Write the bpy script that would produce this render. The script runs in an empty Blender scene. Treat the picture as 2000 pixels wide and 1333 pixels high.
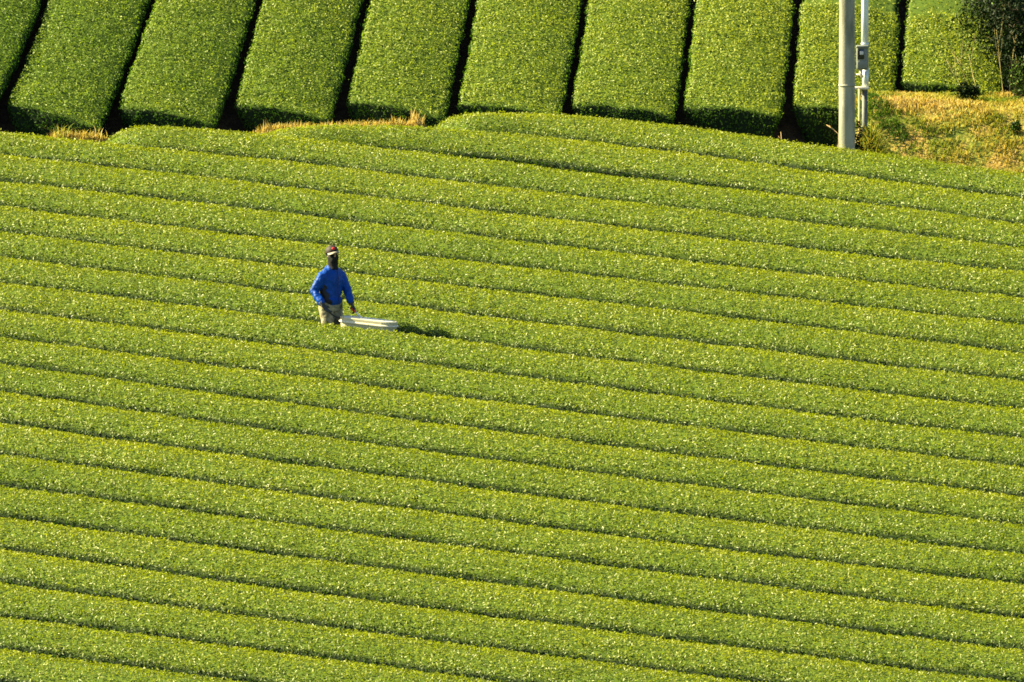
import bpy, bmesh, math
import numpy as np
from mathutils import Vector, Matrix

# ------------------------------------------------------------------ camera, sky, sun, exposure
PITCH = math.radians(4.0)
FPX = 28000.0                      # focal length in pixels of the 2000 px wide photograph
IW, IH = 2000.0, 1333.0
CAM_Z = 200.0 * math.tan(PITCH)
SUN_AZ = math.radians(-78.0)       # from +Y (away from the camera) towards -X (left)
SUN_EL = math.radians(36.0)

scene = bpy.context.scene
C = scene.collection
cam_data = bpy.data.cameras.new('camera')
cam_data.sensor_width = 36.0
cam_data.lens = FPX / IW * 36.0
cam_data.clip_start = 1.0
cam_data.clip_end = 3000.0
cam = bpy.data.objects.new('camera', cam_data)
cam.location = (0, 0, CAM_Z)
cam.rotation_euler = (math.radians(90) - PITCH, 0, 0)
C.objects.link(cam)
scene.camera = cam

world = bpy.data.worlds.new('World')
scene.world = world
world.use_nodes = True
wn = world.node_tree
for n in list(wn.nodes):
    wn.nodes.remove(n)
w_out = wn.nodes.new('ShaderNodeOutputWorld')
w_bg = wn.nodes.new('ShaderNodeBackground')
w_sky = wn.nodes.new('ShaderNodeTexSky')
w_sky.sky_type = 'NISHITA'
w_sky.sun_disc = False
w_sky.sun_elevation = SUN_EL
w_sky.sun_rotation = SUN_AZ
w_bg.inputs['Strength'].default_value = 0.05
wn.links.new(w_sky.outputs[0], w_bg.inputs[0])
wn.links.new(w_bg.outputs[0], w_out.inputs[0])

sun_dir = Vector((math.sin(SUN_AZ) * math.cos(SUN_EL), math.cos(SUN_AZ) * math.cos(SUN_EL), math.sin(SUN_EL)))
sl = bpy.data.lights.new('sun', 'SUN')
sl.energy = 5.0
sl.angle = math.radians(0.5)
sl.color = (1.0, 0.88, 0.50)
sun = bpy.data.objects.new('sun', sl)
sun.rotation_euler = sun_dir.to_track_quat('Z', 'Y').to_euler()
sun.location = (-40, 220, 60)
C.objects.link(sun)

scene.view_settings.view_transform = 'Standard'
scene.view_settings.look = 'None'
scene.view_settings.gamma = 1.0
scene.view_settings.use_curve_mapping = False
scene.view_settings.exposure = 2.30
scene.cycles.max_bounces = 6
scene.cycles.filter_width = 1.7

# ------------------------------------------------------------------ small helpers
RNG = np.random.default_rng(11)


def unit(a):
    return a / np.maximum(np.linalg.norm(a, axis=-1, keepdims=True), 1e-9)


def link(name, me, mat=None, parent=None, smooth=True):
    o = bpy.data.objects.new(name, me)
    C.objects.link(o)
    if mat is not None:
        me.materials.append(mat)
    if parent is not None:
        o.parent = parent
        o.matrix_parent_inverse = parent.matrix_world.inverted()
    if smooth and hasattr(me, 'polygons') and len(me.polygons):
        me.polygons.foreach_set('use_smooth', np.ones(len(me.polygons), dtype=bool))
    return o


def tag(o, label, cat=None, group=None, kind=None):
    o['label'] = label
    if cat:
        o['category'] = cat
    if group:
        o['group'] = group
    if kind:
        o['kind'] = kind
    return o


def empty(name, loc):
    o = bpy.data.objects.new(name, None)
    o.empty_display_size = 0.2
    o.location = loc
    C.objects.link(o)
    o.matrix_world = Matrix.Translation(loc)
    return o


def np_mesh(name, verts, faces, attrs=None):
    """verts (n,3), faces (m,3|4) numpy arrays"""
    me = bpy.data.meshes.new(name)
    n, m, k = len(verts), len(faces), faces.shape[1]
    me.vertices.add(n)
    me.vertices.foreach_set('co', np.ascontiguousarray(verts, dtype=np.float32).ravel())
    me.loops.add(m * k)
    me.loops.foreach_set('vertex_index', np.ascontiguousarray(faces, dtype=np.int32).ravel())
    me.polygons.add(m)
    me.polygons.foreach_set('loop_start', np.arange(0, m * k, k, dtype=np.int32))
    me.polygons.foreach_set('loop_total', np.full(m, k, dtype=np.int32))
    me.update(calc_edges=True)
    for an, av in (attrs or {}).items():
        a = me.attributes.new(an, 'FLOAT', 'POINT')
        a.data.foreach_set('value', np.ascontiguousarray(av, dtype=np.float32))
    return me


def bm_mesh(name, bm):
    me = bpy.data.meshes.new(name)
    bmesh.ops.recalc_face_normals(bm, faces=bm.faces[:])
    bm.to_mesh(me)
    bm.free()
    return me


def tube(bm, pts, radii, seg=10, flat=None, axis=None):
    """tapered tube with rounded-off ends; flat = ratio of the second radius, axis = wide direction"""
    pts = [Vector(p) for p in pts]
    rings = []
    n = len(pts)
    prev = None
    for i, p in enumerate(pts):
        t = (pts[min(i + 1, n - 1)] - pts[max(i - 1, 0)]).normalized()
        if axis is not None:
            a = Vector(axis)
        elif prev is not None:
            a = prev
        else:
            a = Vector((1, 0, 0)) if abs(t.x) < 0.8 else Vector((0, 1, 0))
        a = (a - t * a.dot(t)).normalized()
        prev = a
        b = t.cross(a)
        r = radii[i]
        rx, ry = r if isinstance(r, tuple) else (r, r * (flat or 1.0))
        rings.append([bm.verts.new(p + a * (rx * math.cos(2 * math.pi * k / seg)) + b * (ry * math.sin(2 * math.pi * k / seg))) for k in range(seg)])
    for i in range(n - 1):
        for k in range(seg):
            bm.faces.new((rings[i][k], rings[i][(k + 1) % seg], rings[i + 1][(k + 1) % seg], rings[i + 1][k]))
    bm.faces.new(rings[0][::-1])
    bm.faces.new(rings[-1])


def ball(bm, c, r, seg=16, rings=10, rot=None):
    m = Matrix.Translation(c) @ (rot.to_4x4() if rot is not None else Matrix.Identity(4)) @ Matrix.Diagonal((r[0], r[1], r[2], 1))
    bmesh.ops.create_uvsphere(bm, u_segments=seg, v_segments=rings, radius=1.0, matrix=m)


def box(bm, c, s, rot=None, bevel=0.0):
    m = Matrix.Translation(c) @ (rot.to_4x4() if rot is not None else Matrix.Identity(4)) @ Matrix.Diagonal((s[0], s[1], s[2], 1))
    r = bmesh.ops.create_cube(bm, size=1.0, matrix=m)
    if bevel:
        es = list({e for v in r['verts'] for e in v.link_edges})
        bmesh.ops.bevel(bm, geom=es, offset=bevel, segments=2, affect='EDGES', profile=0.5)


def remeshed(name, bm, voxel, smooth=3, noise=0.0, nscale=0.1):
    """one continuous skin over everything in bm"""
    me = bm_mesh(name + '_raw', bm)
    o = bpy.data.objects.new('tmp', me)
    C.objects.link(o)
    m = o.modifiers.new('r', 'REMESH')
    m.mode = 'VOXEL'
    m.voxel_size = voxel
    s = o.modifiers.new('s', 'SMOOTH')
    s.iterations = smooth
    s.factor = 0.5
    if noise:
        tx = bpy.data.textures.new('folds', 'CLOUDS')
        tx.noise_scale = nscale
        d = o.modifiers.new('d', 'DISPLACE')
        d.texture = tx
        d.strength = noise
        d.mid_level = 0.5
    dg = bpy.context.evaluated_depsgraph_get()
    dg.update()
    out = bpy.data.meshes.new_from_object(o.evaluated_get(dg))
    out.name = name
    bpy.data.objects.remove(o)
    bpy.data.meshes.remove(me)
    return out


# ------------------------------------------------------------------ materials
def new_mat(name):
    m = bpy.data.materials.new(name)
    m.use_nodes = True
    nt = m.node_tree
    for n in list(nt.nodes):
        nt.nodes.remove(n)
    return m, nt, nt.nodes.new('ShaderNodeOutputMaterial')


def ramp(nt, stops, src):
    r = nt.nodes.new('ShaderNodeValToRGB')
    e = r.color_ramp.elements
    while len(e) < len(stops):
        e.new(0.5)
    for i, (p, c) in enumerate(stops):
        e[i].position = p
        e[i].color = (*c, 1)
    nt.links.new(src, r.inputs[0])
    return r.outputs[0]


def mixc(nt, fac, a, b, mode='MIX'):
    m = nt.nodes.new('ShaderNodeMix')
    m.data_type = 'RGBA'
    m.blend_type = mode
    for sock, v in ((m.inputs[0], fac), (m.inputs[6], a), (m.inputs[7], b)):
        if isinstance(v, (int, float)):
            sock.default_value = v
        elif isinstance(v, tuple):
            sock.default_value = (*v, 1)
        else:
            nt.links.new(v, sock)
    return m.outputs[2]


def attr(nt, name):
    a = nt.nodes.new('ShaderNodeAttribute')
    a.attribute_name = name
    return a.outputs['Fac']


def noise(nt, scale, detail=3, coord='Object', vec=None, rough=0.55):
    n = nt.nodes.new('ShaderNodeTexNoise')
    n.inputs['Scale'].default_value = scale
    n.inputs['Detail'].default_value = detail
    n.inputs['Roughness'].default_value = rough
    if vec is None:
        t = nt.nodes.new('ShaderNodeTexCoord')
        vec = t.outputs[coord]
    nt.links.new(vec, n.inputs['Vector'])
    return n.outputs['Fac']


def leaf_mat(name, stops, trans=0.3, rough=0.34, spec=0.5, tint=(1.35, 1.4, 0.5), var=0.35):
    """leaf colour by the age of the leaf and a random value of its own; part of the light passes through"""
    m, nt, out = new_mat(name)
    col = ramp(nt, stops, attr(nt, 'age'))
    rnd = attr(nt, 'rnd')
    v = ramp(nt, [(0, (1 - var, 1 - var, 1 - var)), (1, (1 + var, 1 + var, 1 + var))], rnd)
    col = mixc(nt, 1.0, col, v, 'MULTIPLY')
    p = nt.nodes.new('ShaderNodeBsdfPrincipled')
    nt.links.new(col, p.inputs['Base Color'])
    p.inputs['Roughness'].default_value = rough
    # gloss fades on low-age leaves, keeping sky glints off the shaded flanks
    nt.links.new(ramp(nt, [(0.05, (spec * 0.2,) * 3), (0.45, (spec,) * 3)], attr(nt, 'age')), p.inputs['Specular IOR Level'])
    t = nt.nodes.new('ShaderNodeBsdfTranslucent')
    nt.links.new(mixc(nt, 1.0, col, tint, 'MULTIPLY'), t.inputs['Color'])
    mx = nt.nodes.new('ShaderNodeMixShader')
    mx.inputs[0].default_value = trans
    nt.links.new(p.outputs[0], mx.inputs[1])
    nt.links.new(t.outputs[0], mx.inputs[2])
    nt.links.new(mx.outputs[0], out.inputs[0])
    return m


def plain(name, col, rough=0.6, spec=0.5, metal=0.0, var=0.12, nscale=30.0, bump=0.0, sheen=0.0, stretch=None, col2=None):
    m, nt, out = new_mat(name)
    p = nt.nodes.new('ShaderNodeBsdfPrincipled')
    vec = None
    if stretch:
        t = nt.nodes.new('ShaderNodeTexCoord')
        mp = nt.nodes.new('ShaderNodeMapping')
        mp.inputs['Scale'].default_value = stretch
        nt.links.new(t.outputs['Object'], mp.inputs['Vector'])
        vec = mp.outputs[0]
    f = noise(nt, nscale, 4, vec=vec)
    lo = tuple(c * (1 - var) for c in col)
    hi = tuple(c * (1 + var) for c in (col2 or col))
    nt.links.new(ramp(nt, [(0.3, lo), (0.7, hi)], f), p.inputs['Base Color'])
    p.inputs['Roughness'].default_value = rough
    p.inputs['Specular IOR Level'].default_value = spec
    p.inputs['Metallic'].default_value = metal
    if sheen:
        p.inputs['Sheen Weight'].default_value = sheen
    if bump:
        b = nt.nodes.new('ShaderNodeBump')
        b.inputs['Strength'].default_value = bump
        b.inputs['Distance'].default_value = 0.01
        nt.links.new(f, b.inputs['Height'])
        nt.links.new(b.outputs[0], p.inputs['Normal'])
    nt.links.new(p.outputs[0], out.inputs[0])
    return m


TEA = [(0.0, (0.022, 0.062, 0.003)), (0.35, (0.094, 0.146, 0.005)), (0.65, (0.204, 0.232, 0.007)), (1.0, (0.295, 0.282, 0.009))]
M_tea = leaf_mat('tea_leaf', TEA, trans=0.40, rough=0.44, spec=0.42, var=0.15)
TEA_UP = [(0.0, (0.040, 0.096, 0.010)), (0.35, (0.142, 0.220, 0.018)), (0.65, (0.262, 0.300, 0.020)), (1.0, (0.35, 0.350, 0.022))]  # brighter stops make up in colour for weaker sun on this slope
M_tea_up = leaf_mat('tea_leaf_uphill', TEA_UP, trans=0.40, rough=0.48, spec=0.34, var=0.15)


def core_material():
    """inner twigs low on the flanks, painted near-black with the gap shade, packed older leaves under the clipped table"""
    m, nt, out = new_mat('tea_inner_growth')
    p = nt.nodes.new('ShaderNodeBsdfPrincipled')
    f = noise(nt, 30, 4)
    twigs = ramp(nt, [(0.3, (0.004, 0.010, 0.002)), (0.7, (0.010, 0.022, 0.004))], f)  # near-black green carries the shade of the gaps in its colour
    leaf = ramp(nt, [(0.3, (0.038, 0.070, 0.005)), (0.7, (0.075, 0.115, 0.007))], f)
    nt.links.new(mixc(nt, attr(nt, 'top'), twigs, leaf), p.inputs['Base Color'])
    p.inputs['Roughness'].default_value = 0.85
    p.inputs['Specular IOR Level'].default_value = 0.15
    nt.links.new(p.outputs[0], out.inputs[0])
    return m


M_core = core_material()
GRASS = [(0.0, (0.045, 0.10, 0.010)), (0.3, (0.16, 0.22, 0.018)), (0.6, (0.36, 0.30, 0.045)), (1.0, (0.50, 0.37, 0.13))]
M_grass = leaf_mat('dry_grass', GRASS, trans=0.35, rough=0.6, spec=0.15, tint=(1.2, 1.1, 0.7), var=0.3)
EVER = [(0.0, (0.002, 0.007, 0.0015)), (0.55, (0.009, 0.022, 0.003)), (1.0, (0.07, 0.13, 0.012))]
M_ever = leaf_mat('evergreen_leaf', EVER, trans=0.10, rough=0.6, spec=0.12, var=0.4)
M_bark = plain('bark', (0.09, 0.065, 0.04), 0.9, 0.1, var=0.4, nscale=20, bump=0.5)
M_twig = plain('pale_twig', (0.32, 0.26, 0.10), 0.8, 0.2, var=0.3, nscale=12)
M_stake = plain('stake_wood', (0.50, 0.34, 0.16), 0.8, 0.2, var=0.25, nscale=18, stretch=(4, 4, 0.6))


def ground_material():
    m, nt, out = new_mat('soil')
    p = nt.nodes.new('ShaderNodeBsdfPrincipled')
    soil = ramp(nt, [(0.3, (0.022, 0.015, 0.008)), (0.7, (0.075, 0.050, 0.024))], noise(nt, 6.0, 6, rough=0.7))
    turf = ramp(nt, [(0.34, (0.05, 0.085, 0.012)), (0.46, (0.15, 0.16, 0.02)), (0.6, (0.30, 0.20, 0.05)), (0.75, (0.16, 0.10, 0.04))], noise(nt, 2.2, 6, rough=0.7))
    far = ramp(nt, [(0.35, (0.03, 0.055, 0.012)), (0.65, (0.09, 0.12, 0.02))], noise(nt, 0.4, 5))
    c = mixc(nt, attr(nt, 'turf'), soil, turf)
    c = mixc(nt, attr(nt, 'far'), c, far)
    nt.links.new(c, p.inputs['Base Color'])
    p.inputs['Roughness'].default_value = 0.95
    p.inputs['Specular IOR Level'].default_value = 0.15
    b = nt.nodes.new('ShaderNodeBump')
    b.inputs['Strength'].default_value = 0.9
    b.inputs['Distance'].default_value = 0.05
    nt.links.new(noise(nt, 14, 5), b.inputs['Height'])
    nt.links.new(b.outputs[0], p.inputs['Normal'])
    nt.links.new(p.outputs[0], out.inputs[0])
    return m


# ------------------------------------------------------------------ terrain
TAN1 = math.tan(math.radians(7.6))     # lower field
TAN2 = math.tan(math.radians(27.0))    # upper field
CROSS = 0.04


def plane_z(x, y):
    return (y - 200.0) * TAN1 - CROSS * x


def sight(u, v):
    x = (u - IW / 2) / FPX
    y = -(v - IH / 2) / FPX
    c, s = math.cos(PITCH), math.sin(PITCH)
    return np.array([x, c + y * s, -s + y * c])


def on_surface(u, v, zf, a=150.0, b=240.0):
    d = sight(u, v)
    for _ in range(50):
        t = 0.5 * (a + b)
        if CAM_Z + d[2] * t > zf(d[0] * t, d[1] * t):
            a = t
        else:
            b = t
    return np.array([d[0] * t, d[1] * t, CAM_Z + d[2] * t])


# foot of the upper field: the crests of its rows begin here
_foot = [on_surface(u, v, lambda x, y: plane_z(x, y) + 0.68) for u, v in
         ((-60, 240), (105, 230), (330, 224), (560, 215), (780, 207), (1000, 206), (1230, 206), (1440, 209), (1640, 208), (1850, 207), (2060, 207))]
FOOT_X = np.array([p[0] for p in _foot])
FOOT_Y = np.array([p[1] for p in _foot])


def foot_y(x):
    return np.interp(x, FOOT_X, FOOT_Y)


def smoothstep(a, b, x):
    t = np.clip((x - a) / (b - a), 0, 1)
    return t * t * (3 - 2 * t)


def wobble(x, y, s=1.0):
    return (np.sin(x * 1.3 * s + 0.7 * y) + np.sin(y * 1.9 * s - 0.5 * x + 1.3) + np.sin((x + y) * 0.83 * s + 2.1)) / 3.0


def bank_h(x, y):
    """grassy bank on the right between the two fields, nearly level on top"""
    cx = smoothstep(4.85, 5.45, x + 0.05 * (y - 213))
    near = 0.0 * np.exp(-((x - 5.15) / 0.9) ** 2)
    front = 212.75 - 0.10 * (x - 5.0) - 0.75 * near
    rise = smoothstep(front - 0.3, front + 1.75 - 0.9 * near, y)
    top = 2.60 + 0.05 * wobble(x, y, 1.3) + 0.03 * wobble(x, y, 4) - 0.02 * (x - 6)
    knoll = 0.50 * np.exp(-((x - 5.33) / 0.20) ** 2 - ((y - 212.6) / 0.42) ** 2)
    return np.maximum(cx * rise * np.maximum(top - upper_z(x, y), 0), knoll)


def berm_h(x, y):
    """low grown-over ridge between the two fields"""
    yb = foot_y(x) - 0.42
    m = smoothstep(-7.15, -6.75, x) * (1 - smoothstep(-6.0, -5.7, x)) + smoothstep(-4.4, -3.6, x) * (1 - smoothstep(-1.5, -1.0, x))
    return 0.42 * m * np.exp(-((y - yb) / 0.30) ** 2)


def upper_z(x, y):
    yb = foot_y(x)
    d = np.maximum(y - yb, 0)
    bend = d * (TAN2 - TAN1) + 0.0 * d
    tilt = 0.05 * np.maximum(x - 2.0, 0) * np.clip(d / 3.0, 0, 1)
    return plane_z(x, np.minimum(y, 232)) + np.minimum(bend, 12.0) + tilt


def ground_z(x, y):
    x = np.asarray(x, float)
    y = np.asarray(y, float)
    z = upper_z(np.clip(x, -40, 40), np.maximum(y, 165.0))
    z = z + bank_h(x, y) + berm_h(x, y)
    # the valley between the field and the viewpoint, and the hill going on above
    low = smoothstep(165, 120, y)
    valley = -10.0 + (CAM_Z - 1.6 + 10.0) * smoothstep(90, 4, y)
    z = z * (1 - low) + valley * low
    z = z + np.maximum(y - 232, 0) * 0.12 * (1 - smoothstep(500, 900, y))
    return z


def build_ground():
    xs = np.concatenate([-np.geomspace(700, 13, 14), np.arange(-12, 12.01, 0.2), np.geomspace(13, 700, 14)])
    ys = np.concatenate([np.linspace(-80, 160, 18), np.arange(163, 208, 0.5), np.arange(208, 226, 0.16), np.geomspace(227, 1200, 16)])
    X, Y = np.meshgrid(xs, ys, indexing='ij')
    Z = ground_z(X, Y)
    near = (np.abs(X) < 12) & (Y > 163) & (Y < 226)
    Z = Z + near * 0.02 * wobble(X * 3, Y * 3, 2)
    v = np.stack([X, Y, Z], -1).reshape(-1, 3)
    nx, ny = len(xs), len(ys)
    i = np.arange(nx - 1)[:, None] * ny + np.arange(ny - 1)[None, :]
    f = np.stack([i, i + ny, i + ny + 1, i + 1], -1).reshape(-1, 4)
    turf = np.clip(smoothstep(0.05, 0.3, bank_h(X, Y) + berm_h(X, Y)), 0, 1).ravel()
    fr = 1 - smoothstep(14, 20, np.abs(X)) * 1.0
    far = 1 - fr * smoothstep(150, 165, Y) * (1 - smoothstep(226, 232, Y))
    me = np_mesh('ground', v, f, {'turf': turf, 'far': far.ravel()})
    o = link('ground', me, ground_material())
    tag(o, 'dark soil of the terraced hillside under the tea rows', kind='structure')


build_ground()


# ------------------------------------------------------------------ foliage
def leaf_cards(P, N, size, spread, rng, up=0.25, aspect=0.42, fold=0.22, size_var=0.35):
    """little folded leaves: four points, two triangles each"""
    n = len(P)
    nn = unit(N + spread * rng.normal(size=(n, 3)))
    r = rng.normal(size=(n, 3)) + np.array([0, 0, up])
    t = unit(r - nn * np.sum(r * nn, -1, keepdims=True))
    b = np.cross(nn, t)
    L = (size * (1 + size_var * rng.uniform(-1, 1, n)))[:, None]
    w = L * aspect
    mid = P + t * L * 0.05
    v = np.empty((n, 4, 3))
    v[:, 0] = P - t * L * 0.5
    v[:, 1] = mid + b * w * 0.5 + nn * w * fold
    v[:, 2] = P + t * L * 0.5 - nn * L * 0.06
    v[:, 3] = mid - b * w * 0.5 + nn * w * fold
    k = np.arange(n)[:, None] * 4
    f = np.concatenate([k + np.array([[0, 1, 2]]), k + np.array([[0, 2, 3]])], 0)
    return v.reshape(-1, 3), f


def profile(hw, h, sag, shoulder, foot, low):
    """cross-section of a clipped hedge, far side first: (side, height)"""
    a = []
    for u in np.linspace(1, -1, 25):
        a.append((u * shoulder, h - sag * abs(u) ** 2.2))
    zs = h - sag
    pr = []
    k = [(foot, low), (hw * 0.80, zs * 0.40), (hw * 0.94, zs * 0.68), (hw, zs * 0.90)]
    pr += [(p, q) for p, q in k]
    pr += a
    pr += [(-p, q) for p, q in k[::-1]]
    return np.array(pr)


def hedge_grid(cx, cy, zfun, prof, cap0, cap1, step=0.12, cap=0.3, rng=None, hvar=0.012, power=3.0, wide=None, rough=0.0):
    """surface points of a hedge that follows the ground line (cx, cy)"""
    seg = np.hypot(np.diff(cx), np.diff(cy))
    s = np.concatenate([[0], np.cumsum(seg)])
    Ltot = s[-1]
    t = np.arange(0, Ltot, step)
    extra = cap * np.array([0, 0.01, 0.03, 0.07, 0.13, 0.22, 0.33, 0.48, 0.65, 0.85])
    if cap0:
        t = np.concatenate([extra, t[t > cap]])
    if cap1:
        t = np.concatenate([t[t < Ltot - cap], (Ltot - extra)[::-1]])
    x = np.interp(t, s, cx)
    y = np.interp(t, s, cy)
    dx = np.gradient(x, t)
    dy = np.gradient(y, t)
    l = np.hypot(dx, dy)
    sx, sy = -dy / l, dx / l            # side vector pointing to the far side / left
    e = np.ones_like(t)
    if cap0:
        q = np.clip(1 - t / cap, 0, 1)
        e = e * (1 - q ** power) ** (1 / power)
    if cap1:
        q = np.clip(1 - (Ltot - t) / cap, 0, 1)
        e = e * (1 - q ** power) ** (1 / power)
    ph = rng.uniform(0, 6, 4)
    wv = 1 + hvar * (np.sin(t * 2.1 + ph[0]) + np.sin(t * 4.7 + ph[1])) / 0.75
    wd = 1 + 0.008 * (np.sin(t * 1.7 + ph[2]) + np.sin(t * 5.3 + ph[3]))
    U = prof[None, :, 0] * (e * wd)[:, None]
    if wide is not None:
        U = np.where(U > 0, U * np.interp(t, s, wide[0])[:, None], U * np.interp(t, s, wide[1])[:, None])
    V = prof[None, :, 1] * (wv * (0.06 + 0.94 * np.minimum(e, 1) ** 0.8))[:, None]
    X = x[:, None] + sx[:, None] * U
    Y = y[:, None] + sy[:, None] * U
    Zg = zfun(x, y)
    slope_side = (zfun(x + sx * 0.7, y + sy * 0.7) - zfun(x - sx * 0.7, y - sy * 0.7)) / 1.4
    Z = Zg[:, None] + U * slope_side[:, None] + V
    G = np.stack([X, Y, Z], -1)
    G[..., 2] += 0.006 * wobble(X * 3.1, Y * 3.1, 1.6) + 0.004 * np.sin(X * 13 + Y * 9) * np.sin(Y * 15 - X * 4)
    if rough:
        n = grid_normals(G)
        q = np.sin(X * 9.1 + ph[0] + 2 * np.sin(Y * 7)) + np.sin(Y * 11.3 + ph[1] + G[..., 2] * 9) + np.sin(X * 21 + G[..., 2] * 17 + ph[2]) + np.sin(Y * 27 - X * 6 + ph[3])
        G = G + n * (rough * 0.35 * q * (1.25 - n[..., 2]))[..., None]
    return G


def grid_normals(G):
    a = np.gradient(G, axis=0)
    b = np.gradient(G, axis=1)
    n = unit(np.cross(a, b))
    up = np.mean(n[..., 2])
    return n if up > 0 else -n


def sample_grid(G, N, count, rng, weight=None):
    A = G[:-1, :-1]; B = G[1:, :-1]; Cc = G[1:, 1:]; Dd = G[:-1, 1:]
    area = 0.5 * np.linalg.norm(np.cross(Cc - A, Dd - B), axis=-1)
    if weight is not None:
        area = area * weight
    p = area.ravel() / area.sum()
    idx = rng.choice(len(p), size=count, p=p)
    i, j = np.unravel_index(idx, area.shape)
    u = rng.random(count)[:, None]
    v = rng.random(count)[:, None]
    def bl(Q):
        return Q[i, j] * (1 - u) * (1 - v) + Q[i + 1, j] * u * (1 - v) + Q[i + 1, j + 1] * u * v + Q[i, j + 1] * (1 - u) * v
    return bl(G), unit(bl(N)), area


KEEP_OUT = []       # (x, y, radius, z_min) where a body or a box pushes the leaves aside


def build_hedge(name, label, group, cx, cy, zfun, prof, cap0, cap1, dens, mat, rng, view_x=8.2, cap=0.3, power=3.0, leaf=0.040, spread=0.50, tone_bias=0.0, weight_fn=None, hvar=0.004, wide=None, rough=0.0):
    G = hedge_grid(cx, cy, zfun, prof, cap0, cap1, rng=rng, cap=cap, power=power, hvar=hvar, wide=wide, rough=rough)
    N = grid_normals(G)
    nt, nj = G.shape[:2]
    mid = len(cx) // 2
    root = empty(name, (float(cx[mid]), float(cy[mid]), float(zfun(cx[mid], cy[mid]))))
    tag(root, label, 'tea hedge', group)
    # inner growth, a few centimetres below the leaf surface
    Gi = G - N * 0.035
    i = np.arange(nt - 1)[:, None] * nj + np.arange(nj - 1)[None, :]
    f = np.stack([i, i + nj, i + nj + 1, i + 1], -1).reshape(-1, 4)
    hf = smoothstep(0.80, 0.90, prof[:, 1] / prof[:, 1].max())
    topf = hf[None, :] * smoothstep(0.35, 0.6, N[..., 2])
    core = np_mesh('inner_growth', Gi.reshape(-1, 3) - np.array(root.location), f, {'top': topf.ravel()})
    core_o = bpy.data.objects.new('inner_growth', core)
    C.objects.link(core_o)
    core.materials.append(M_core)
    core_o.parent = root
    core.polygons.foreach_set('use_smooth', np.ones(len(core.polygons), dtype=bool))
    # leaf coat
    w = np.ones((nt - 1, nj - 1))
    hfrac = (prof[:-1, 1] + prof[1:, 1]) * 0.5 / prof[:, 1].max()
    w *= (0.75 + 0.25 * smoothstep(0.66, 0.80, hfrac))[None, :] * smoothstep(0.1, 0.3, hfrac)[None, :]
    if weight_fn is not None:
        w *= weight_fn(0.25 * (G[:-1, :-1] + G[1:, :-1] + G[1:, 1:] + G[:-1, 1:]), 0.5 * (N[:-1, :-1] + N[1:, 1:]))
    A = G[:-1, :-1]; B = G[1:, :-1]; Cc = G[1:, 1:]; Dd = G[:-1, 1:]
    area = (0.5 * np.linalg.norm(np.cross(Cc - A, Dd - B), axis=-1) * w).sum()
    n = int(area * dens)
    P, Nn, _ = sample_grid(G, N, n, rng, w)
    off = rng.normal(0.0, 0.010, n)
    tall = rng.random(n) < 0.012
    off = np.where(tall, off + rng.uniform(0.01, 0.04, n), off)
    off = np.maximum(off, -0.03)
    P = P + Nn * off[:, None] + np.array([0, 0, 1.0]) * (np.maximum(off, 0) * 0.4)[:, None]
    for (kx, ky, kr, kz) in KEEP_OUT:
        d = np.hypot(P[:, 0] - kx, P[:, 1] - ky)
        ok = (d > kr) | (P[:, 2] < kz)
        P, Nn, off = P[ok], Nn[ok], off[ok]
    n = len(P)
    patch = 0.06 * wobble(P[:, 0] * 0.8, P[:, 1] * 1.1, 1.0) + 0.045 * wobble(P[:, 0] * 2.7, P[:, 1] * 3.0, 1.3)
    # young leaves stand highest on the clipped table, old ones deeper; flanks darkened by slope as painted shade
    age = 0.55 + 2.6 * off + 0.75 * (np.minimum(Nn[:, 2], 0.98) - 0.92) + patch + rng.normal(0, 0.065, n) + tone_bias
    age = np.clip(age, 0, 1)
    v, fc = leaf_cards(P - np.array(root.location), Nn, leaf, spread, rng)
    me = np_mesh('foliage', v, fc, {'age': np.repeat(age, 4), 'rnd': np.repeat(rng.random(n), 4)})
    me.materials.append(mat)
    fo = bpy.data.objects.new('foliage', me)
    C.objects.link(fo)
    fo.parent = root
    fo['kind'] = 'stuff'
    return root


# ---- lower field: crest lines as they run over the slope
XS = [30, 500, 1000, 1500, 1970]
CREST = {
    0: [(838, 226), (936, 218), (1090, 222), (1200, 232), (1300, 241), (1400, 253), (1500, 267), (1640, 288), (1970, 333)],
    1: [(490, 255), (600, 247), (700, 242), (831, 247), (1000, 258), (1250, 289), (1500, 322), (1970, 383)],
    2: [(192, 248), (297, 243), (350, 245), (444, 252), (518, 262), (700, 283), (1000, 317), (1500, 378), (1970, 432)],
    3: [(30, 258.6), (500, 308), (1000, 366), (1500, 424), (1970, 478.5)],
    4: [304, 356, 417, 477, 527], 5: [358, 409, 469, 526, 578], 6: [404, 460, 521, 574, 630], 7: [455, 510, 569, 627, 686],
    8: [503, 563, 622, 687, 741], 9: [554, 612.5, 675.5, 741.5, 795], 10: [608, 667, 734, 795, 853], 11: [660, 721, 791, 848, 907],
    12: [712, 777, 846, 908, 966], 13: [766.5, 834.5, 902, 964, 1019.5], 14: [830, 895, 961, 1023, 1079],
    15: [892, 952.5, 1020, 1082, 1137], 16: [950, 1014, 1080, 1143, 1205], 17: [1012, 1076, 1144, 1207, 1266],
    18: [1075, 1143, 1209, 1270, 1330], 19: [1143, 1203, 1271, 1333, 1395], 20: [1207, 1265, 1335, 1397, 1459],
    21: [1268, 1333, 1399, 1461, 1523]}
HEDGE_H = 0.74
SILH = 0.30      # the outline seen from the viewpoint lies this far behind the middle of the row


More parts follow.
